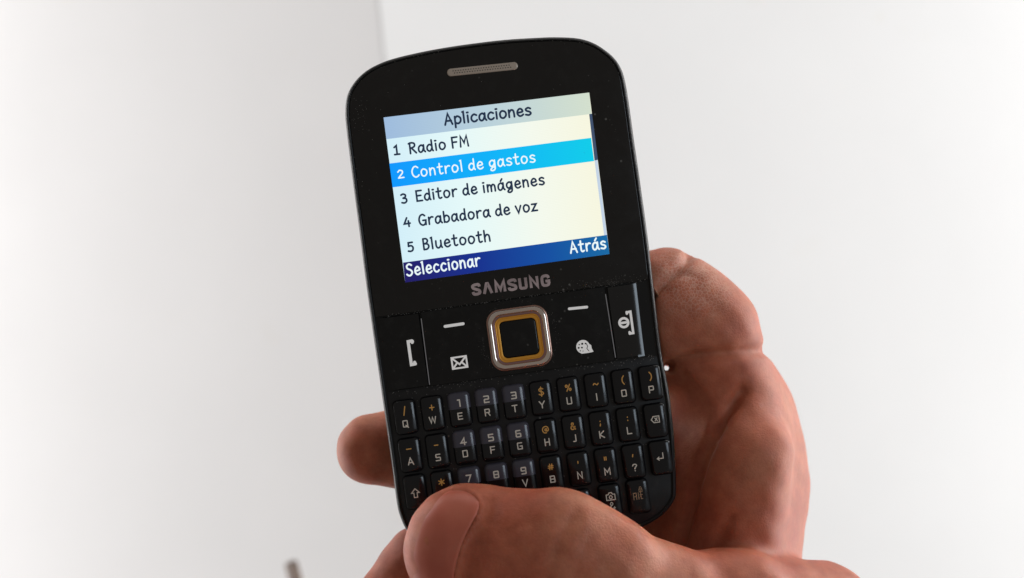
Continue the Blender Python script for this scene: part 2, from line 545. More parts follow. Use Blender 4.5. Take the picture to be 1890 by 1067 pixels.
TECH = {
    'Q': (.8, 'q .06 .1 .12 .04 .62 .04 .68 .1 .68 .9 .62 .96 .12 .96 .06 .9;l .42 .26 .76 -.10'),
    'W': (1., 'l .02 .96 .24 .04 .48 .9 .72 .04 .94 .96'),
    'E': (.7, 'l .66 .96 .06 .96 .06 .04 .66 .04;l .06 .5 .60 .5'),
    'R': (.8, 'l .06 .0 .06 .96 .62 .96 .68 .9 .68 .52 .62 .46 .06 .46;l .46 .46 .70 .0'),
    'T': (.7, 'l .0 .96 .7 .96;l .35 .96 .35 .0'),
    'Y': (.8, 'l .02 1.0 .38 .46 .38 .0;l .38 .46 .76 1.0'),
    'U': (.8, 'l .06 1. .06 .1 .12 .04 .62 .04 .68 .1 .68 1.'),
    'I': (.2, 'l .08 1. .08 .0'),
    'O': (.8, 'q .06 .1 .12 .04 .62 .04 .68 .1 .68 .9 .62 .96 .12 .96 .06 .9'),
    'P': (.8, 'l .06 .0 .06 .96 .62 .96 .68 .9 .68 .48 .62 .40 .06 .40'),
    'A': (.8, 'l .02 .0 .38 1.0 .76 .0;l .16 .30 .62 .30'),
    'S': (.7, 'l .66 .96 .12 .96 .06 .9 .06 .56 .12 .5 .60 .5 .66 .44 .66 .1 .60 .04 .02 .04'),
    'D': (.8, 'q .06 .04 .62 .04 .68 .1 .68 .9 .62 .96 .06 .96'),
    'F': (.7, 'l .66 .96 .06 .96 .06 .0;l .06 .5 .58 .5'),
    'G': (.8, 'l .68 .96 .12 .96 .06 .9 .06 .1 .12 .04 .68 .04 .68 .48 .40 .48'),
    'H': (.8, 'l .06 1. .06 .0;l .68 1. .68 .0;l .06 .5 .68 .5'),
    'J': (.5, 'l .40 1. .40 .1 .34 .04 .04 .04'),
    'K': (.8, 'l .06 1. .06 .0;l .68 1. .10 .48 .70 .0'),
    'L': (.7, 'l .06 1. .06 .04 .64 .04'),
    'V': (.8, 'l .02 1. .38 .02 .74 1.'),
    'B': (.8, 'q .06 .04 .62 .04 .68 .1 .68 .44 .58 .5 .66 .58 .66 .9 .60 .96 .06 .96;l .06 .5 .58 .5'),
    'N': (.8, 'l .06 .0 .06 1. .68 .02 .68 1.'),
    'M': (.9, 'l .06 .0 .06 1. .43 .36 .80 1. .80 .0'),
    '1': (.4, 'l .04 .96 .30 .96 .30 .0'),
    '2': (.7, 'l .04 .96 .60 .96 .66 .9 .66 .56 .60 .5 .12 .5 .06 .44 .06 .04 .68 .04'),
    '3': (.7, 'l .04 .96 .60 .96 .66 .9 .66 .1 .60 .04 .02 .04;l .14 .5 .66 .5'),
    '4': (.8, 'l .50 .0 .50 .98 .04 .30 .74 .30'),
    '5': (.7, 'l .66 .96 .06 .96 .06 .54 .60 .54 .66 .48 .66 .1 .60 .04 .02 .04'),
    '6': (.7, 'l .62 .96 .12 .96 .06 .9 .06 .1 .12 .04 .60 .04 .66 .1 .66 .46 .60 .52 .06 .52'),
    '7': (.7, 'l .04 .96 .66 .96 .26 .0'),
    '8': (.7, 'q .06 .1 .12 .04 .60 .04 .66 .1 .66 .9 .60 .96 .12 .96 .06 .9;l .06 .5 .66 .5'),
    '9': (.7, 'l .10 .04 .60 .04 .66 .1 .66 .9 .60 .96 .12 .96 .06 .9 .06 .54 .12 .48 .66 .48'),
    '/': (.4, 'l .06 -.1 .34 1.05'),
    '+': (.7, 'l .35 .75 .35 .05;l .02 .40 .68 .40'),
    '$': (.7, 'c .62 .80 .36 .92 .10 .76 .18 .56 .52 .44 .62 .22 .36 .06 .06 .18;l .36 1.06 .36 -.08'),
    '%': (1., 'o .20 .96 .36 .78 .20 .60 .04 .78;o .76 .40 .92 .22 .76 .04 .60 .22;l .20 .0 .76 1.0'),
    '~': (.8, 'c .02 .40 .18 .58 .40 .46 .60 .36 .78 .54'),
    '(': (.4, 'c .32 1.06 .10 .74 .08 .30 .30 -.06'),
    ')': (.4, 'c .08 1.06 .30 .74 .32 .30 .10 -.06'),
    '_': (.9, 'l .0 .5 .9 .5'),
    '-': (.7, 'l .0 .5 .7 .5'),
    '@': (1., 'o .52 .66 .66 .52 .54 .34 .40 .48;c .66 .66 .64 .36 .80 .32 .94 .52 .80 .90 .46 .98 .12 .78 .06 .40 .28 .10 .60 .08'),
    '&': (.8, 'c .74 .02 .24 .66 .30 .94 .50 .88 .44 .66 .14 .42 .10 .14 .34 .0 .58 .14 .70 .42'),
    ';': (.3, 'l .15 .66 .15 .62;l .16 .22 .08 -.08'),
    ':': (.3, 'l .15 .72 .15 .66;l .15 .22 .15 .16'),
    '#': (.9, 'l .30 .96 .22 .04;l .68 .96 .60 .04;l .04 .66 .88 .66;l .0 .34 .84 .34'),
    "'": (.3, 'l .15 .8 .12 .45'),
    '"': (.6, 'l .12 .9 .12 .35;l .44 .9 .44 .35'),
    ',': (.3, 'l .16 .62 .08 .28'),
    '?': (.7, 'c .06 .78 .20 .98 .52 .96 .62 .74 .42 .52 .34 .30;l .34 .05 .34 .01'),
    '*': (.8, 'l .4 .95 .4 .05;l .02 .72 .78 .28;l .02 .28 .78 .72'),
    'shift': (1., 'q .5 1. .98 .52 .70 .52 .70 .0 .30 .0 .30 .52 .02 .52'),
    'erase': (1.3, 'q .0 .5 .38 .96 1.24 .96 1.24 .04 .38 .04;l .58 .28 .94 .72;l .58 .72 .94 .28'),
    'enter': (1.1, 'l 1.0 1.0 1.0 .24 .16 .24;l .38 .46 .10 .24 .38 .02;l .28 .34 .28 .14'),
    'camera': (1.3, 'q .0 .0 1.24 .0 1.24 .74 .92 .76 .80 1.0 .44 1.0 .32 .76 .0 .74;o .62 .62 .84 .38 .62 .14 .40 .38'),
    'person': (.8, 'o .36 1.0 .56 .78 .36 .56 .16 .78;l .26 .56 .08 .1 .08 .0 .56 .0;l .74 .34 .74 .06;l .60 .20 .88 .20'),
    'lock': (.8, 'q .08 .0 .68 .0 .68 .56 .08 .56;c .18 .56 .22 .92 .40 1.02 .56 .92 .58 .56;l .38 .36 .38 .20'),
    'alt': (1.3, 'l .06 .0 .06 1. .44 1. .44 .0;l .06 .46 .44 .46;l .72 1.0 .72 .0;l 1.04 1.0 1.04 .04 1.24 .04;l .92 .66 1.22 .66'),
    'mail': (1.3, 'q .04 .04 1.24 .04 1.24 .96 .04 .96;l .08 .92 .64 .34 1.20 .92;l .08 .08 .46 .50;l 1.20 .08 .82 .50'),
}
LOGO = {
    'S': (.66, 'c .58 .72 .54 .90 .32 .93 .10 .84 .12 .64 .34 .50 .54 .38 .56 .16 .34 .07 .12 .12 .08 .30'),
    'A': (.74, 'l .09 .0 .33 .90 .41 .90 .65 .0'),
    'M': (.86, 'l .11 .0 .13 .96 .43 .22 .73 .96 .75 .0'),
    'U': (.66, 'l .11 1. .11 .24;c .11 .26 .15 .10 .33 .07 .50 .10 .55 .26;l .55 .24 .55 1.'),
    'N': (.70, 'l .11 .0 .11 .96 .59 .06 .59 1.'),
    'G': (.70, 'c .60 .70 .54 .89 .35 .93 .16 .85 .11 .50 .16 .14 .35 .07 .54 .12 .60 .30;l .60 .22 .60 .44 .36 .44'),
}


def stroke(pts, r, closed=False, butt=False):
    """flat ribbon of half width r round a pen line, with round ends"""
    p = np.asarray(pts, float)
    n = len(p)
    if closed:
        t0 = p - np.roll(p, 1, 0)
        t1 = np.roll(p, -1, 0) - p
    else:
        dd = np.diff(p, axis=0)
        t0 = np.vstack([dd[:1], dd])
        t1 = np.vstack([dd, dd[-1:]])
    t0 = t0 / np.maximum(np.linalg.norm(t0, axis=1, keepdims=True), 1e-9)
    t1 = t1 / np.maximum(np.linalg.norm(t1, axis=1, keepdims=True), 1e-9)
    n0 = np.stack([-t0[:, 1], t0[:, 0]], 1)
    n1 = np.stack([-t1[:, 1], t1[:, 0]], 1)
    b = n0 + n1
    ln = np.linalg.norm(b, axis=1, keepdims=True)
    b = np.where(ln > 1e-6, b / np.maximum(ln, 1e-9), n1)
    c = np.maximum((b * n1).sum(1, keepdims=True), 0.42)
    off = b / c * r
    v = list(p + off) + list(p - off)
    f = [(i, n + i, n + (i + 1) % n, (i + 1) % n) for i in range(n if closed else n - 1)]
    if not closed and not butt:
        for end, t, a, bb in ((0, -t1[0], 0, n), (n - 1, t0[-1], 2 * n - 1, n - 1)):
            nn = np.array([-t[1], t[0]])
            k0 = len(v)
            m = 5
            for k in range(1, m):
                ang = math.pi * k / m
                v.append(p[end] - nn * r * math.cos(ang) + t * r * math.sin(ang))
            # from the vertex at -nn round to +nn
            f.append(tuple([bb if False else (0 if end == 0 else 2 * n - 1)] + list(range(k0, k0 + m - 1)) + [n if end == 0 else n - 1]))
    return v, f


def glyph_mesh(spec, sx, sy, ox, oy, r, z, vs, fs, dz, shear=0.0, butt=False):
    """adds one glyph to the vertex and face lists; ox, oy, r in millimetres"""
    for k, s in enumerate(spec.split(';')):
        q = s.split()
        num = np.array([float(x) for x in q[1:]]).reshape(-1, 2)
        num[:, 0] += shear * num[:, 1]
        p = np.stack([ox + num[:, 0] * sx, oy + num[:, 1] * sy], 1)
        closed = q[0] in 'oq'
        if q[0] in 'co':
            p = catmull(p, closed, 5)
        sv, sf = stroke(p, r, closed, butt)
        b = len(vs)
        zz = z + dz * k
        vs += [(a[0], a[1], zz) for a in sv]
        fs += [tuple(b + i for i in g) for g in sf]


def text_line(name, s, p0, p1, cap, pen, mat, parent, z, font=HAND, gap=.16, space=.36, butt=False, cap_unit=PPM):
    """lettering whose base line runs from photograph pixel p0 to p1"""
    a, b = np.array(L(*p0)), np.array(L(*p1))
    w = sum((font[c][0] + gap) if c != ' ' else space for c in s) - gap
    ex = (b - a) / np.linalg.norm(b - a)
    ey = np.array([-ex[1], ex[0]])
    sx = np.linalg.norm(b - a) / w
    sy = cap / cap_unit
    vs, fs = [], []
    x = 0.0
    rng = random.Random(s)
    for i, c in enumerate(s):
        if c == ' ':
            x += space
            continue
        glyph_mesh(font[c][1], sx, sy, x * sx, 0, pen / 2 / cap_unit, z + 0.004 * (i % 2), vs, fs, 0.008, butt=butt)
        x += font[c][0] + gap
    out = []
    for q in vs:
        r2 = a + ex * q[0] + ey * q[1]
        out.append((r2[0] * MM, r2[1] * MM, q[2] * MM))
    o = mesh_obj(name, out, fs, mat, parent)
    return o


def icon(name, font, key, centre, cap, pen, mat, parent, z, aspect=1.0, origin=(0, 0), rot=0.0):
    spec = font[key]
    h = cap / PPM
    sx = h * aspect
    vs, fs = [], []
    glyph_mesh(spec[1], sx, h, -spec[0] * sx / 2 + 0.03 * sx, -h / 2, pen / 2 / PPM, 0, vs, fs, 0.006)
    cx, cy = L(*centre)
    cr, sr = math.cos(rot), math.sin(rot)
    out = [((cx - origin[0] + q[0] * cr - q[1] * sr) * MM, (cy - origin[1] + q[0] * sr + q[1] * cr) * MM, (z + q[2]) * MM) for q in vs]
    return mesh_obj(name, out, fs, mat, parent)


# ------------------------------------------------------------------ screen
TLs, TRs, BRs, BLs = (708, 217), (1087.5, 171), (1125, 469), (748, 521.5)


def quad(name, pts, z, mat, parent, n=1):
    v = [(*[c * MM for c in L(*p)], z * MM) for p in pts]
    return mesh_obj(name, v, [(0, 1, 2, 3)], mat, parent)


screen = quad('screen', [BLs, BRs, TRs, TLs], 0.06, S_BACK, phone)
tag(screen, 'lit screen listing five applications')
quad('title_bar', [(713.5, 257), (1091.5, 210.5), TRs, TLs], 0.09, S_TITLE, screen)
quad('highlight_bar', [(724.7, 346), (1096.5, 297.5), (1091, 254.5), (718.8, 302)], 0.09, S_HIGH, screen)
quad('softkey_bar', [BLs, BRs, (1120.3, 433.7), (744, 484.8)], 0.09, S_SOFT, screen)
quad('scroll_track', [(1115, 434.4), (1120.3, 433.7), (1102.5, 295), (1097.2, 296)], 0.09, S_TRACK, screen)
quad('scroll_thumb', [(1097.3, 296.5), (1103.5, 295), (1092.5, 210), (1087.3, 211)], 0.12, S_SCROLL, screen)

ZT = 0.15


def zp(o, s, x, y):
    return (o[0] + x / s, o[1] + y / s)


A6, B6, C4 = (700, 190), (740, 320), (740, 430)
k6, k4 = 6.3, 4.725
text_line('title_text', 'Aplicaciones', zp(A6, k6, 765, 258), zp(A6, k6, 1770, 138), 20, 3.8, S_INK, screen, ZT, gap=.12)
for s, o, k, a, b, cap, pen, mat in (
        ('1', A6, k6, (172, 606), (245, 597), 16.5, 3.5, S_INK), ('Radio FM', A6, k6, (352, 592), (1042, 500), 19.5, 3.5, S_INK),
        ('2', A6, k6, (218, 880), (288, 870), 14.5, 2.5, S_LIGHT), ('Control de gastos', A6, k6, (382, 868), (1818, 686), 19.5, 2.6, S_LIGHT),
        ('3', B6, k6, (6, 350), (75, 340), 16.5, 3.5, S_INK), ('Editor de imágenes', B6, k6, (178, 328), (1672, 128), 19.5, 3.5, S_INK),
        ('4', B6, k6, (40, 626), (116, 614), 16.5, 3.5, S_INK), ('Grabadora de voz', B6, k6, (212, 608), (1590, 432), 19.5, 3.5, S_INK),
        ('5', B6, k6, (84, 912), (152, 902), 16.5, 3.5, S_INK), ('Bluetooth', B6, k6, (258, 890), (1046, 786), 20, 3.5, S_INK),
        ('Seleccionar', C4, k4, (52, 375), (694, 284), 21, 3.2, S_LIGHT), ('Atrás', C4, k4, (1480, 176), (1790, 133), 20, 3.2, S_LIGHT)):
    text_line('softkey_text' if s in ('Seleccionar', 'Atrás') else ('menu_number' if len(s) == 1 else 'menu_text'), s,
              zp(o, k, *a), zp(o, k, *b), cap, pen, mat, screen, ZT)

text_line('logo', 'SAMSUNG', (872, 545.5), (1016.5, 527), 20.5, 5.3, M_LOGO, phone, 0.06, font=LOGO, gap=.13, butt=True)

# ------------------------------------------------------------------ navigation pad
ncx, ncy = L(958.6, 623.8)


def ring_part(name, prof, mat, cap, parent):
    rings = [(rrect(hw, hw, r, 7, ncx, ncy), z) for hw, r, z in prof]
    v, f = loft(rings, cap0=cap, cap1=False)
    return mesh_obj(name, v, f, mat, parent, True, sharp=60)


pad = ring_part('navigation_pad', [(6.22, 2.6, 0.62), (6.38, 2.75, 0.56), (6.52, 2.85, 0.45), (6.58, 2.9, 0.2)], M_COPPER, False, phone)
ring_part('chrome_ring', [(5.22, 2.0, 0.56), (5.36, 2.1, 0.80), (5.55, 2.2, 0.95), (5.80, 2.35, 1.0), (6.02, 2.5, 0.93), (6.18, 2.6, 0.76), (6.26, 2.62, 0.55)],
          M_CHROME, False, pad)
ring_part('rose_ring', [(4.72, 1.6, 0.40), (4.9, 1.75, 0.50), (5.1, 1.9, 0.55), (5.24, 2.0, 0.58)], M_PURPLE, False, pad)
ring_part('gold_ring', [(3.92, 1.1, 0.42), (4.05, 1.15, 0.52), (4.38, 1.35, 0.54), (4.43, 1.4, 0.45), (4.50, 1.45, 0.45), (4.56, 1.5, 0.56), (4.74, 1.6, 0.58), (4.80, 1.6, 0.38)],
          M_GOLD, False, pad)
ring_part('centre_button', [(2.6, 0.8, 0.55), (3.3, 0.95, 0.54), (3.62, 1.0, 0.48), (3.80, 1.05, 0.36), (3.90, 1.08, 0.1)], M_NAV, True, pad)

# printed marks on the navigation keys
ZN = 0.235


def pen_mark(name, strokes, pen, mat, parent, z, closed=()):
    vs, fs = [], []
    for k, s in enumerate(strokes):
        p = [L(*q) for q in s]
        sv, sf = stroke(p, pen / 2 / PPM, k in closed)
        b = len(vs)
        vs += [(q[0] * MM, q[1] * MM, (z + 0.008 * k) * MM) for q in sv]
        fs += [tuple(b + i for i in g) for g in sf]
    return mesh_obj(name, vs, fs, mat, parent)


pen_mark('softkey_mark', [[(821.5, 602.5), (855, 597.5)]], 5.4, M_WHITE, nav, ZN)
pen_mark('softkey_mark', [[(1050.5, 570), (1083, 566.8)]], 5.0, M_WHITE, nav, ZN)
pen_mark('call_mark', [[(760.5, 629.0), (753.5, 630.5), (759.5, 673), (767, 671.5)], [(761.5, 629.8), (761.0, 632)], [(765.4, 668.5), (766, 671)]], 5.6, M_WHITE, call, 0.255)
circ = [(1151.2 + 8.2 * math.cos(R(a)), 595.6 + 8.2 * math.sin(R(a))) for a in range(0, 360, 20)]
pen_mark('end_mark', [[(1157, 576.5), (1163.2, 575.2), (1168.6, 614.6), (1162.5, 615.6)], [(1156.3, 576), (1156.8, 579)], [(1161.8, 613), (1162.2, 616)], circ,
                      [(1147.2, 596.2), (1155.2, 595)]], 4.4, M_WHITE, endk, 0.255, closed=(3,))
icon('mail_mark', TECH, 'mail', (847.6, 669), 22, 3.2, M_WHITE, nav, ZN, 1.03, rot=R(0.5))
# globe with a head in profile
gx, gy = 1076, 640
g = [L(gx + 12.6 * math.cos(R(a)), gy + 12.6 * math.sin(R(a))) for a in range(0, 360, 15)]
hd = [L(x, y) for x, y in ((1073, 653), (1074, 641), (1079, 634), (1086, 634), (1091, 637), (1092, 643), (1095.5, 649), (1092, 650), (1086, 651.2))]
vs = [(q[0] * MM, q[1] * MM, ZN * MM) for q in g] + [(q[0] * MM, q[1] * MM, (ZN + 0.03) * MM) for q in hd]
globe = mesh_obj('web_mark', vs, [tuple(range(len(g)))[::-1], tuple(range(len(g), len(vs)))[::-1]], M_WHITE, nav)
vs, fs = [], []
for x, y, r in ((1074.5, 634.5, 2.0), (1068, 642, 1.8), (1074, 641.5, 1.7), (1080.5, 634.0, 1.5), (1069, 636, 1.2), (1071, 647.5, 1.1), (1076, 648, .9)):
    b = len(vs)
    vs += [(*[c * MM for c in L(x + r * math.cos(R(a)), y + r * math.sin(R(a)))], (ZN + 0.055) * MM) for a in range(0, 360, 45)]
    fs.append(tuple(range(b, b + 8)))
cv, cf = stroke([L(*q) for q in ((1082, 634), (1084.5, 639), (1083, 643), (1087, 648))], 0.07)
b = len(vs)
vs += [(q[0] * MM, q[1] * MM, (ZN + 0.055) * MM) for q in cv]
fs += [tuple(b + i for i in q) for q in cf]
dots = mesh_obj('web_mark_cutout', vs, fs, M_NAV, nav)

# ------------------------------------------------------------------ keyboard
def key_mesh(hw, hh):
    # a low dome whose right shoulder slopes more gently
    def rr(il, ir, ih, r):
        return rrect(hw - (il + ir) / 2, hh - ih, r, 4, cx=(il - ir) / 2)
    rings = [(rr(1.05, 1.55, 0.95, 0.35), 0.80), (rr(0.72, 1.25, 0.66, 0.45), 0.77), (rr(0.46, 0.92, 0.42, 0.6), 0.66),
             (rr(0.24, 0.50, 0.22, 0.85), 0.45), (rr(0.09, 0.16, 0.08, 0.95), 0.20), (rr(0.02, 0.04, 0.02, 1.0), 0.0),
             (rr(0, 0, 0, 1.0), -0.4)]
    return loft(rings, cap1=False)


kv, kf = key_mesh(2.42, 3.74)
key_shared = {}


def make_key(centre, marks, mat, label=None, size=None):
    cx, cy = L(*centre)
    if size:
        v, f = key_mesh(*size)
        o = mesh_obj('key', v, f, mat, phone, True, sharp=70)
    elif mat.name not in key_shared:
        o = mesh_obj('key', kv, kf, mat, phone, True, sharp=70)
        key_shared[mat.name] = o.data
    else:
        o = bpy.data.objects.new('key', key_shared[mat.name])
        COL.objects.link(o)
        o.parent = phone
    o.location = (cx * MM, cy * MM, 0)
    if label:
        o['label'] = label
    for nm, gl, pos, cap, pen, m, asp in marks:
        icon(nm, TECH, gl, pos, cap, pen, m, o, 0.825, asp, (cx, cy))
    return o


SYM = {'/': 16, '+': 15, '$': 17, '%': 14, '~': 15, '(': 16, ')': 16, '_': 12, '-': 12, '@': 15, '&': 15, ';': 14, ':': 14, '*': 15, '#': 13, "'": 12, '"': 12, ',': 14}
rows = [[('/', 'Q'), ('+', 'W'), ('1', 'E'), ('2', 'R'), ('3', 'T'), ('$', 'Y'), ('%', 'U'), ('~', 'I'), ('(', 'O'), (')', 'P')],
        [('_', 'A'), ('-', 'S'), ('4', 'D'), ('5', 'F'), ('6', 'G'), ('@', 'H'), ('&', 'J'), (';', 'K'), (':', 'L'), (None, 'erase')],
        [(None, 'shift'), ('*', None), ('7', None), ('8', None), ('9', 'V'), ('#', 'B'), ("'", 'N'), ('"', 'M'), (',', '?'), (None, 'enter')]]
SP = [(746.5, 757.5), (754.8, 828), (764.5, 896)]
LP = [(748.7, 781.5), (758.3, 850.5), (768.3, 918.5)]
for r, row in enumerate(rows):
    for c, (s, l) in enumerate(row):
        dx, dy = 50.3 * c, -7.05 * c
        sp = (SP[r][0] + dx, SP[r][1] + dy)
        lp = (LP[r][0] + dx, LP[r][1] + dy)
        kc = ((sp[0] + lp[0]) / 2 + 0.5, (sp[1] + lp[1]) / 2 + 0.5)
        marks = []
        if l in ('shift', 'erase', 'enter'):
            q = {'shift': (767, 909), 'erase': (1208.5, 773.5), 'enter': (1217, 842)}[l]
            marks.append(('symbol', l, q, {'shift': 16, 'erase': 12.5, 'enter': 13}[l], 1.7, M_LETTER, 0.95))
        elif l:
            marks.append(('letter', l, lp, 12.2, 2.0, M_LETTER, 1.05))
        num = s is not None and s.isdigit()
        if num:
            marks.append(('digit', s, sp, 12.4, 2.4, M_LETTER, 1.1))
        elif s:
            marks.append(('symbol', s, sp, SYM[s] - 2.2, 2.0, M_ORANGE, 0.95))
        word = {'shift': 'an outlined up arrow', 'erase': 'a delete arrow', 'enter': 'a bent return arrow', None: ''}
        txt = ' and '.join(x for x in ((s or ''), word.get(l, l)) if x)
        make_key(kc, marks, M_NUMKEY if num else M_KEY, ('grey topped key printed ' if num else 'black key printed ') + txt)
make_key((1126.5, 925), [('symbol', 'camera', (1126.5, 915), 13.5, 1.6, M_LETTER, 0.95), ('symbol', 'person', (1129, 932.5), 13, 1.5, M_LETTER, 0.9)],
         M_KEY, 'black key printed with a camera')
make_key((1178, 916), [('symbol', 'lock', (1181, 902), 9, 1.2, M_DIM, 1.0), ('letter', 'alt', (1176.5, 914.5), 12, 1.4, M_DIM, 1.15)],
         M_KEY, 'black key printed alt with a padlock')
make_key((998, 943), [], M_KEY, 'long blank space key half under the thumb', (10.9, 3.5))
make_key((846, 964), [], M_KEY, 'blank black key under the thumb')

# ------------------------------------------------------------------ dust and grit lying on the phone
rng = random.Random(7)
vs, fs = [], []


def grit(u, v_, z, s):
    b = len(vs)
    k = rng.choice((5, 6))
    a0 = rng.random() * 6
    for j in range(k):
        q = s * rng.uniform(0.6, 1.2)
        vs.append(((u + q * math.cos(a0 + 6.283 * j / k)) * MM, (v_ + q * math.sin(a0 + 6.283 * j / k)) * MM, z * MM))
    vs.append((u * MM, v_ * MM, (z + s * 0.6) * MM))
    for j in range(k):
        fs.append((b + j, b + (j + 1) % k, b + k))


for _ in range(150):                                   # loose specks over the display panel
    u, v_ = rng.uniform(-28, 28), rng.uniform(-1.5, 50)
    if (abs(u) < 22.3 and 3 < v_ < 39.5) or (abs(u) > 24 and v_ > 46):
        continue
    grit(u, v_, 0.02, rng.choice((0.03, 0.04, 0.05, 0.08)))
for _ in range(45):                                    # smudge at the upper left corner
    grit(rng.gauss(-26.5, 1.2), rng.gauss(41, 2.2), 0.02, rng.uniform(0.03, 0.09))
for _ in range(260):                                   # along the seam under the display
    u = rng.uniform(-27, 28)
    grit(u, SEAM1 + rng.gauss(0, 0.18), rng.uniform(-0.1, 0.05), rng.uniform(0.03, 0.11))
for _ in range(130):                                    # right of the seam, scuffed
    grit(rng.gauss(20, 4), SEAM1 + abs(rng.gauss(0.6, 0.7)), 0.02, rng.uniform(0.03, 0.08))
for _ in range(150):                                   # under the navigation keys
    grit(rng.uniform(-28, 28), SEAM2 + rng.gauss(-0.3, 0.4), -0.33, rng.uniform(0.04, 0.13))
for _ in range(170):                                    # round the navigation pad
    a = rng.uniform(0, 6.283)
    q = 7.6 + abs(rng.gauss(0, 0.6))
    u, v_ = ncx + q * math.cos(a), ncy + q * math.sin(a)
    if SEAM2 + 0.6 < v_ < SEAM1 - 0.6:
        grit(u, v_, 0.2, rng.uniform(0.03, 0.07))
for _ in range(60):
    grit(rng.uniform(-19, 29), rng.uniform(SEAM2 + 0.7, SEAM1 - 0.8), 0.21, rng.uniform(0.03, 0.06))
for _ in range(420):                                   # between the keys
    grit(rng.uniform(-28, 28), rng.uniform(-38, -19.6), -0.34, rng.uniform(0.03, 0.10))
n = len(face)
for _ in range(380):                                   # along the groove round the panel
    i = rng.randrange(n)
    q = face[i] * (1 - rng.uniform(-0.006, 0.012))
    if q[1] > 0:
        grit(q[0], q[1], -0.02, rng.uniform(0.03, 0.09))
M_DUST = material('pale_dust', (0.17, 0.16, 0.15), 0.9)
tag(mesh_obj('dust', vs, fs, M_DUST, phone), kind='stuff')

# ------------------------------------------------------------------ hand, grown from one distance field
STEP = 0.6


def P(x, y, h, r):
    s = (CAM - h) / CAM / PPM
    q = px(x, y, h)
    return (np.array(q), r * s)


x0, x1 = px(590, 0, -40).x, px(1640, 0, -40).x
z0, z1 = px(0, 1400, -30).z, px(0, 420, -30).z
y0, y1 = -36.0, 66.0
gx_ = np.arange(x0, x1, STEP, dtype=np.float32)
gy_ = np.arange(y0, y1, STEP, dtype=np.float32)
gz_ = np.arange(z0, z1, STEP, dtype=np.float32)
X, Y, Z = gx_[:, None, None], gy_[None, :, None], gz_[None, None, :]


def cone(a, b, ky=1.0):
    (pa, ra), (pb, rb) = a, b
    ax, ay, az = [np.float32(c) for c in pa]
    dx, dy, dz = [np.float32(c) for c in (pb - pa)]
    q = np.float32(max(dx * dx + dy * dy + dz * dz, 1e-6))
    t = np.clip(((X - ax) * dx + (Y - ay) * dy + (Z - az) * dz) / q, 0, 1)
    e = (X - ax - t * dx) ** 2 + ((Y - ay - t * dy) * np.float32(ky)) ** 2 + (Z - az - t * dz) ** 2
    return (np.sqrt(e) - (np.float32(ra) + t * np.float32(rb - ra))).astype(np.float32)


def smin(a, b, k):
    h = np.maximum(k - np.abs(a - b), 0) / k
    return np.minimum(a, b) - h * h * np.float32(k * 0.25)


def chain(nodes, k, ky=1.0):
    d = None
    for a, b in zip(nodes[:-1], nodes[1:]):
        c = cone(a, b, ky)
        d = c if d is None else smin(d, c, k)
    return d


thumb = chain([P(866, 1013, 10.5, 121), P(1035, 1014, 16, 106), P(1110, 1050, 15, 99)], 3, 1.45)
thumb = smin(thumb, chain([P(1110, 1050, 15, 97), P(1205, 1104, 9, 93), P(1345, 1130, 1, 106), P(1500, 1160, -14, 128)], 6, 1.5), 4)
palm = chain([P(1347, 745, -18, 86), P(1315, 950, -21, 84)], 6)
palm = smin(palm, cone(P(1380, 840, -10, 84), P(1350, 1010, -13, 80)), 5)
palm = smin(palm, cone(P(1335, 800, -32, 112), P(1310, 1100, -30, 140)), 14)
palm = smin(palm, cone(P(1330, 665, -36, 60), P(1392, 900, -34, 78)), 16)
palm = smin(palm, cone(P(1290, 840, -42, 125), P(1200, 1080, -40, 130)), 14)
palm = smin(palm, cone(P(1300, 1130, -28, 160), P(1400, 1420, -32, 165)), 14)
index = chain([P(1360, 800, -22, 92), P(1303, 612, -17, 98)], 6)
index = smin(index, chain([P(1224, 579, -17, 122), P(1060, 585, -27, 84)], 5, 1.35), 5)
middle = chain([P(687, 829, -17, 65.5), P(775, 826, -21, 71), P(930, 826, -25, 76), P(1250, 800, -36, 88)], 5)
ring = chain([P(672, 1165, -8, 68), P(784, 1050, -18, 70), P(960, 970, -26, 76), P(1250, 930, -38, 88)], 6)
little = chain([P(760, 1260, -16, 58), P(900, 1150, -28, 64), P(1250, 1040, -40, 84)], 6)
D = smin(palm, index, 2.2)
D = smin(D, middle, 3.0)
D = smin(D, ring, 3.0)
D = smin(D, little, 3.0)
D = smin(D, thumb, 3.0)
# the phone pressed against the skin
lx, lz = X - PC.x, Z - PC.z
U = lx * np.float32(CT) + lz * np.float32(ST)
V = -lx * np.float32(ST) + lz * np.float32(CT) + np.float32(2.5)
qx, qz, qy = np.abs(U) - np.float32(29.9 - 6), np.abs(V) - np.float32(54.4 - 6), np.abs(Y - np.float32(5.9)) - np.float32(6.6 - 3)
plan = np.sqrt(np.maximum(qx, 0) ** 2 + np.maximum(qz, 0) ** 2) + np.minimum(np.maximum(qx, qz), 0) - 6
ph = np.sqrt(np.maximum(plan + 3, 0) ** 2 + np.maximum(qy, 0) ** 2) + np.minimum(np.maximum(plan + 3, qy), 0) - 3
D = -smin(-D, ph - np.float32(0.15), 1.2)
# small opening between the bent finger and the palm, beside the phone
ca, cb = px(1230.5, 680, 6), px(1231, 680, -50)
D = -smin(-D, cone((np.array(ca), 0.45), (np.array(cb), 0.75)), 0.8)
D = np.broadcast_to(D, (len(gx_), len(gy_), len(gz_))).astype(np.float32)


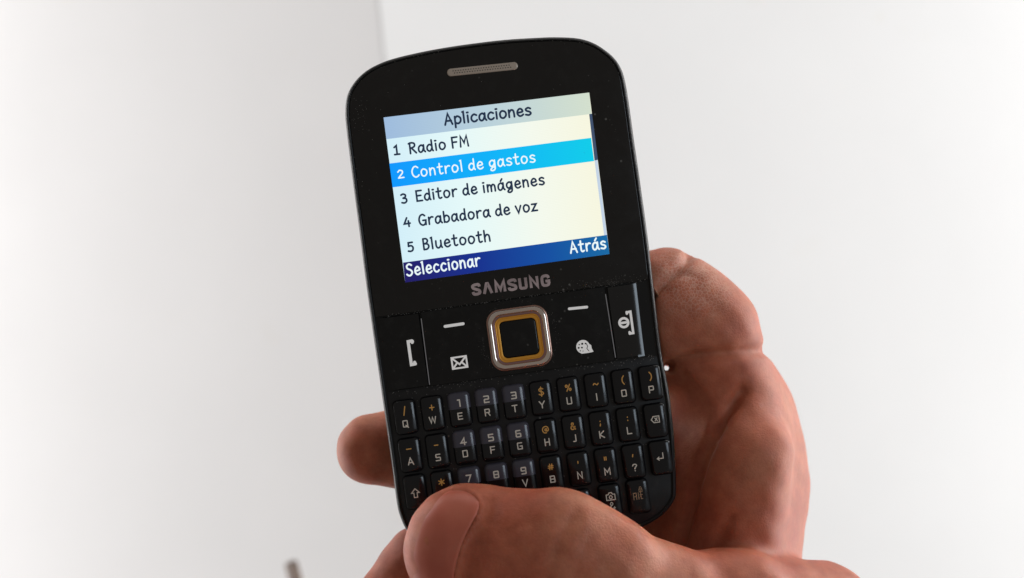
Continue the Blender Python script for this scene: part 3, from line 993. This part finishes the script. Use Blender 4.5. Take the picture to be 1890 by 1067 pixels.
def surface_nets(F):
    nx, ny, nz = F.shape
    neg = F < 0
    cnt = np.zeros((nx - 1, ny - 1, nz - 1), np.int8)
    for a in (0, 1):
        for b in (0, 1):
            for c in (0, 1):
                cnt += neg[a:nx - 1 + a, b:ny - 1 + b, c:nz - 1 + c]
    act = (cnt > 0) & (cnt < 8)
    ids = np.argwhere(act)
    idx = np.full(act.shape, -1, np.int64)
    idx[act] = np.arange(len(ids))
    acc = np.zeros((len(ids), 3))
    num = np.zeros(len(ids))
    corners = [(a, b, c) for a in (0, 1) for b in (0, 1) for c in (0, 1)]
    vals = {q: F[ids[:, 0] + q[0], ids[:, 1] + q[1], ids[:, 2] + q[2]].astype(float) for q in corners}
    for q in corners:
        for ax in range(3):
            if q[ax] == 0:
                e = list(q)
                e[ax] = 1
                f0, f1 = vals[q], vals[tuple(e)]
                m = (f0 < 0) != (f1 < 0)
                t = np.where(m, f0 / np.where(m, f0 - f1, 1), 0)
                pt = np.tile(np.array(q, float), (len(ids), 1))
                pt[:, ax] += t
                acc[m] += pt[m]
                num[m] += 1
    vert = ids + acc / num[:, None]
    quads = []
    for ax in range(3):
        o1, o2 = [(1, 2), (2, 0), (0, 1)][ax]
        s0 = [slice(1, -1)] * 3
        s1 = [slice(1, -1)] * 3
        s0[ax] = slice(0, -1)
        s1[ax] = slice(1, None)
        a, b = neg[tuple(s0)], neg[tuple(s1)]
        for flip in (False, True):
            e = np.argwhere((a & ~b) if not flip else (~a & b))
            off = np.ones(3, int)
            off[ax] = 0
            e = e + off
            c = []
            for d1, d2 in ((-1, -1), (0, -1), (0, 0), (-1, 0)):
                q = e.copy()
                q[:, o1] += d1
                q[:, o2] += d2
                c.append(idx[q[:, 0], q[:, 1], q[:, 2]])
            c = np.stack(c, 1)
            quads.append(c[:, ::-1] if flip else c)
    return vert, np.vstack(quads)


def pad_out(F):
    F = F.copy()
    for s in ((0,), (-1,)):
        F[s[0], :, :] = np.maximum(F[s[0], :, :], 1)
        F[:, s[0], :] = np.maximum(F[:, s[0], :], 1)
        F[:, :, s[0]] = np.maximum(F[:, :, s[0]], 1)
    return F


hv, hq = surface_nets(pad_out(D))
hv = hv * STEP + np.array([x0, y0, z0])
ok = (hq >= 0).all(1)
hq = hq[ok]


def laplace(v, q, it, lam):
    e = np.vstack([q[:, [0, 1]], q[:, [1, 2]], q[:, [2, 3]], q[:, [3, 0]]])
    deg = np.bincount(e.ravel(), minlength=len(v))[:, None]
    for k in range(it):
        s = np.zeros_like(v)
        np.add.at(s, e[:, 0], v[e[:, 1]])
        np.add.at(s, e[:, 1], v[e[:, 0]])
        v = v + (s / np.maximum(deg, 1) - v) * (lam if k % 2 == 0 else -lam * 0.9)
    return v


hv = laplace(hv, hq, 8, 0.5)


def vnormals(v, q):
    n = np.cross(v[q[:, 2]] - v[q[:, 0]], v[q[:, 3]] - v[q[:, 1]])
    o = np.zeros_like(v)
    for k in range(4):
        np.add.at(o, q[:, k], n)
    return o / np.maximum(np.linalg.norm(o, axis=1, keepdims=True), 1e-12)


nrm = vnormals(hv, hq)


def to_px(v):
    s = PPM * CAM / (CAM + v[:, 1])
    return np.stack([945 + v[:, 0] * s, 533.5 - v[:, 2] * s], 1)


pp = to_px(hv)
front = np.clip(-nrm[:, 1] * 3 + 0.6, 0, 1)


def dist_line(p, pts):
    best = np.full(len(p), 1e9)
    side = np.zeros(len(p))
    for a, b in zip(pts[:-1], pts[1:]):
        a, b = np.array(a, float), np.array(b, float)
        t = np.clip(((p - a) @ (b - a)) / ((b - a) @ (b - a)), 0, 1)
        w_ = p - a - t[:, None] * (b - a)
        d_ = np.linalg.norm(w_, axis=1)
        s_ = np.sign((b - a)[0] * w_[:, 1] - (b - a)[1] * w_[:, 0])
        m = d_ < best
        best[m] = d_[m]
        side[m] = s_[m]
    return best, side


def inside(p, poly):
    r = np.zeros(len(p), bool)
    m = len(poly)
    for i in range(m):
        (xa, ya), (xb, yb) = poly[i], poly[(i + 1) % m]
        c = ((ya > p[:, 1]) != (yb > p[:, 1])) & (p[:, 0] < (xb - xa) * (p[:, 1] - ya) / (yb - ya + 1e-12) + xa)
        r ^= c
    return r


hgt = -hv[:, 1]
is_thumb = hgt > -1.5
disp = np.zeros(len(hv))


def groove(pts, amp, width, sel, curve=True):
    global disp
    q = catmull(pts, False, 6) if curve and len(pts) > 2 else pts
    d_, _ = dist_line(pp, q)
    disp = disp - np.where(sel, amp * np.exp(-(d_ / width) ** 2) * front, 0)


back = hgt < 4
groove([(1170, 580), (1200, 548), (1225, 526), (1245, 505), (1268, 479), (1276, 466)], 1.7, 11, back)
groove([(1238, 512), (1262, 505), (1290, 512)], 0.25, 8, back)
groove([(1372, 722), (1345, 756), (1322, 795), (1300, 838), (1283, 890), (1268, 950), (1255, 1004)], 2.0, 11, back)
groove([(1500, 640), (1420, 645), (1345, 652), (1300, 657), (1262, 667), (1236, 676)], 1.6, 11, back)
groove([(1262, 690), (1300, 740), (1320, 790)], 0.3, 8, back)
groove([(1345, 960), (1330, 990), (1318, 1012)], 0.7, 14, back)
groove([(906, 925), (899, 948), (884, 975), (870, 1010), (859, 1050), (852, 1090)], 1.05, 21, is_thumb)
groove([(930, 985), (975, 968), (1010, 958)], 0.14, 8, is_thumb)
groove([(950, 1012), (1000, 975), (1048, 958), (1070, 960)], 0.15, 9, is_thumb)
groove([(1010, 1067), (1020, 1030), (1040, 985), (1062, 945)], 0.5, 13, is_thumb)
groove([(1060, 1067), (1072, 1030), (1092, 985)], 0.15, 9, is_thumb)
groove([(1290, 430), (1300, 470)], 0.0, 8, back)
# a slow, uneven swell so the flesh is not perfectly round
sw = np.sin(hv[:, 0] * 0.42 + 1.3) * np.sin(hv[:, 2] * 0.37 + 0.4) + 0.6 * np.sin(hv[:, 0] * 0.9 + hv[:, 2] * 0.8)
disp += 0.10 * sw
nail_poly = catmull([(828, 905), (852, 903), (872, 911), (883, 925), (881, 944), (870, 966), (857, 992), (846, 1024), (838, 1060), (834, 1110),
                     (790, 1120), (768, 1085), (762, 1045), (766, 1010), (776, 975), (793, 942), (810, 919)], True, 6)
nd, _ = dist_line(pp, list(nail_poly) + [nail_poly[0]])
nin = inside(pp, nail_poly) & is_thumb & (nrm[:, 1] < 0.1)
# the bed of the nail sits a little lower than the fold of skin round it
disp -= np.where(nin, 0.30 * np.clip(nd / 5, 0, 1) * np.clip((pp[:, 0] - 790) / 40, 0, 1), 0)
ridge = np.where(is_thumb & ~nin, 0.42 * np.exp(-(nd / 5) ** 2), 0) * front * (pp[:, 0] > 835)
disp += ridge
hv2 = hv + nrm * disp[:, None]

M_SKIN = material('skin', (0.42, 0.19, 0.13), 0.52, spec=0.28)
w = NT(M_SKIN)
tone = w.ramp(w.noise(38, 4, 0.6), [(0.30, (0.38, 0.088, 0.044)), (0.52, (0.45, 0.135, 0.072)), (0.75, (0.49, 0.200, 0.115))])
blotch = w.ramp(w.noise(260, 6, 0.75), [(0.32, (0.80, 0.74, 0.74)), (0.68, (1.10, 1.10, 1.10))])
c = w.mix(1.0, tone, blotch, 'MULTIPLY')
# dry pale skin over the bent finger
geo_sep = w.n('ShaderNodeVectorMath', _operation='DISTANCE')
w.l(w.tc.outputs['Object'], geo_sep.inputs[0])
HB = px(1470, 1230, -25)                                    # the hand's own origin, at the wrist
dry = px(1283, 505, -8) - HB
geo_sep.inputs[1].default_value = tuple(dry * MM)
near = w.ramp(geo_sep.outputs['Value'], [(0.0045, (1, 1, 1)), (0.0125, (0, 0, 0))])
flake = w.ramp(w.voronoi(1300, 'DISTANCE_TO_EDGE'), [(0.03, (1, 1, 1)), (0.12, (0, 0, 0))])
patch = w.ramp(w.noise(420, 4, 0.7), [(0.45, (0, 0, 0)), (0.65, (1, 1, 1))])
c = w.mix(w.math('MULTIPLY', w.math('MULTIPLY', near, w.math('ADD', w.math('MULTIPLY', flake, 0.6), w.math('MULTIPLY', patch, 0.4))), 0.7), c, (0.64, 0.40, 0.31))
w.l(c, w.b.inputs['Base Color'])
w.b.inputs['Subsurface Weight'].default_value = 0.4
w.b.inputs['Subsurface Radius'].default_value = (1.0, 0.20, 0.10)
w.b.inputs['Subsurface Scale'].default_value = 0.0032
lines = w.voronoi(1300, 'DISTANCE_TO_EDGE')
fine = w.math('ADD', w.math('MULTIPLY', w.ramp(lines, [(0.0, (0, 0, 0)), (0.18, (1, 1, 1))]), 0.6), w.math('MULTIPLY', w.noise(600, 4, 0.7), 0.8))
w.bump(fine, 0.17, 0.00025)

hand_pos = HB
hand = mesh_obj('hand', (hv2 - np.array(HB)) * MM, [tuple(int(i) for i in q) for q in hq], M_SKIN, None, True)
hand.location = HB * MM
tag(hand, "person's bare hand gripping the phone from behind with its thumb over the lower keys", 'hand')

# thumbnail: its own plate, seated in its bed
from mathutils.bvhtree import BVHTree
tree = BVHTree.FromPolygons([tuple(q) for q in hv], [tuple(int(i) for i in q) for q in hq])
eye = Vector((0, -CAM, 0))
cen = np.array((822.0, 1012.0))
RN = 12
vs, fs = [], []
m = len(nail_poly)
for k in range(RN + 1):
    t = 1 - (k / (RN + 1)) ** 1.5
    for q in nail_poly:
        a = cen + (q - cen) * t
        aim = (px(a[0], a[1], 10) - eye).normalized()
        loc, nn, _, _ = tree.ray_cast(eye, aim)
        if loc is None:
            loc, nn, _, _ = tree.find_nearest(px(a[0], a[1], 10))
        edge_ = float(np.clip((q[0] - 775) / 60, 0, 1))
        rise = (0.03 - 0.25 * edge_) + (0.06 + 0.36 * edge_) * min(1.0, (k / 4.0)) ** 0.6
        vs.append((loc + nn * rise - Vector(HB)) * MM)
for k in range(RN):
    for i in range(m):
        a, b = k * m + i, k * m + (i + 1) % m
        fs.append((a, b, b + m, a + m))
fs.append(tuple(range(RN * m, RN * m + m)))
M_NAIL = material('thumbnail', (0.43, 0.12, 0.075), 0.42, spec=0.35)
w = NT(M_NAIL)
w.l(w.ramp(w.noise(110, 3), [(0.3, (0.41, 0.092, 0.055)), (0.7, (0.47, 0.130, 0.080))]), w.b.inputs['Base Color'])
w.b.inputs['Subsurface Weight'].default_value = 0.3
w.b.inputs['Subsurface Radius'].default_value = (1.0, 0.3, 0.2)
w.b.inputs['Subsurface Scale'].default_value = 0.0015
nail = mesh_obj('thumbnail', vs, fs, M_NAIL, hand, True)
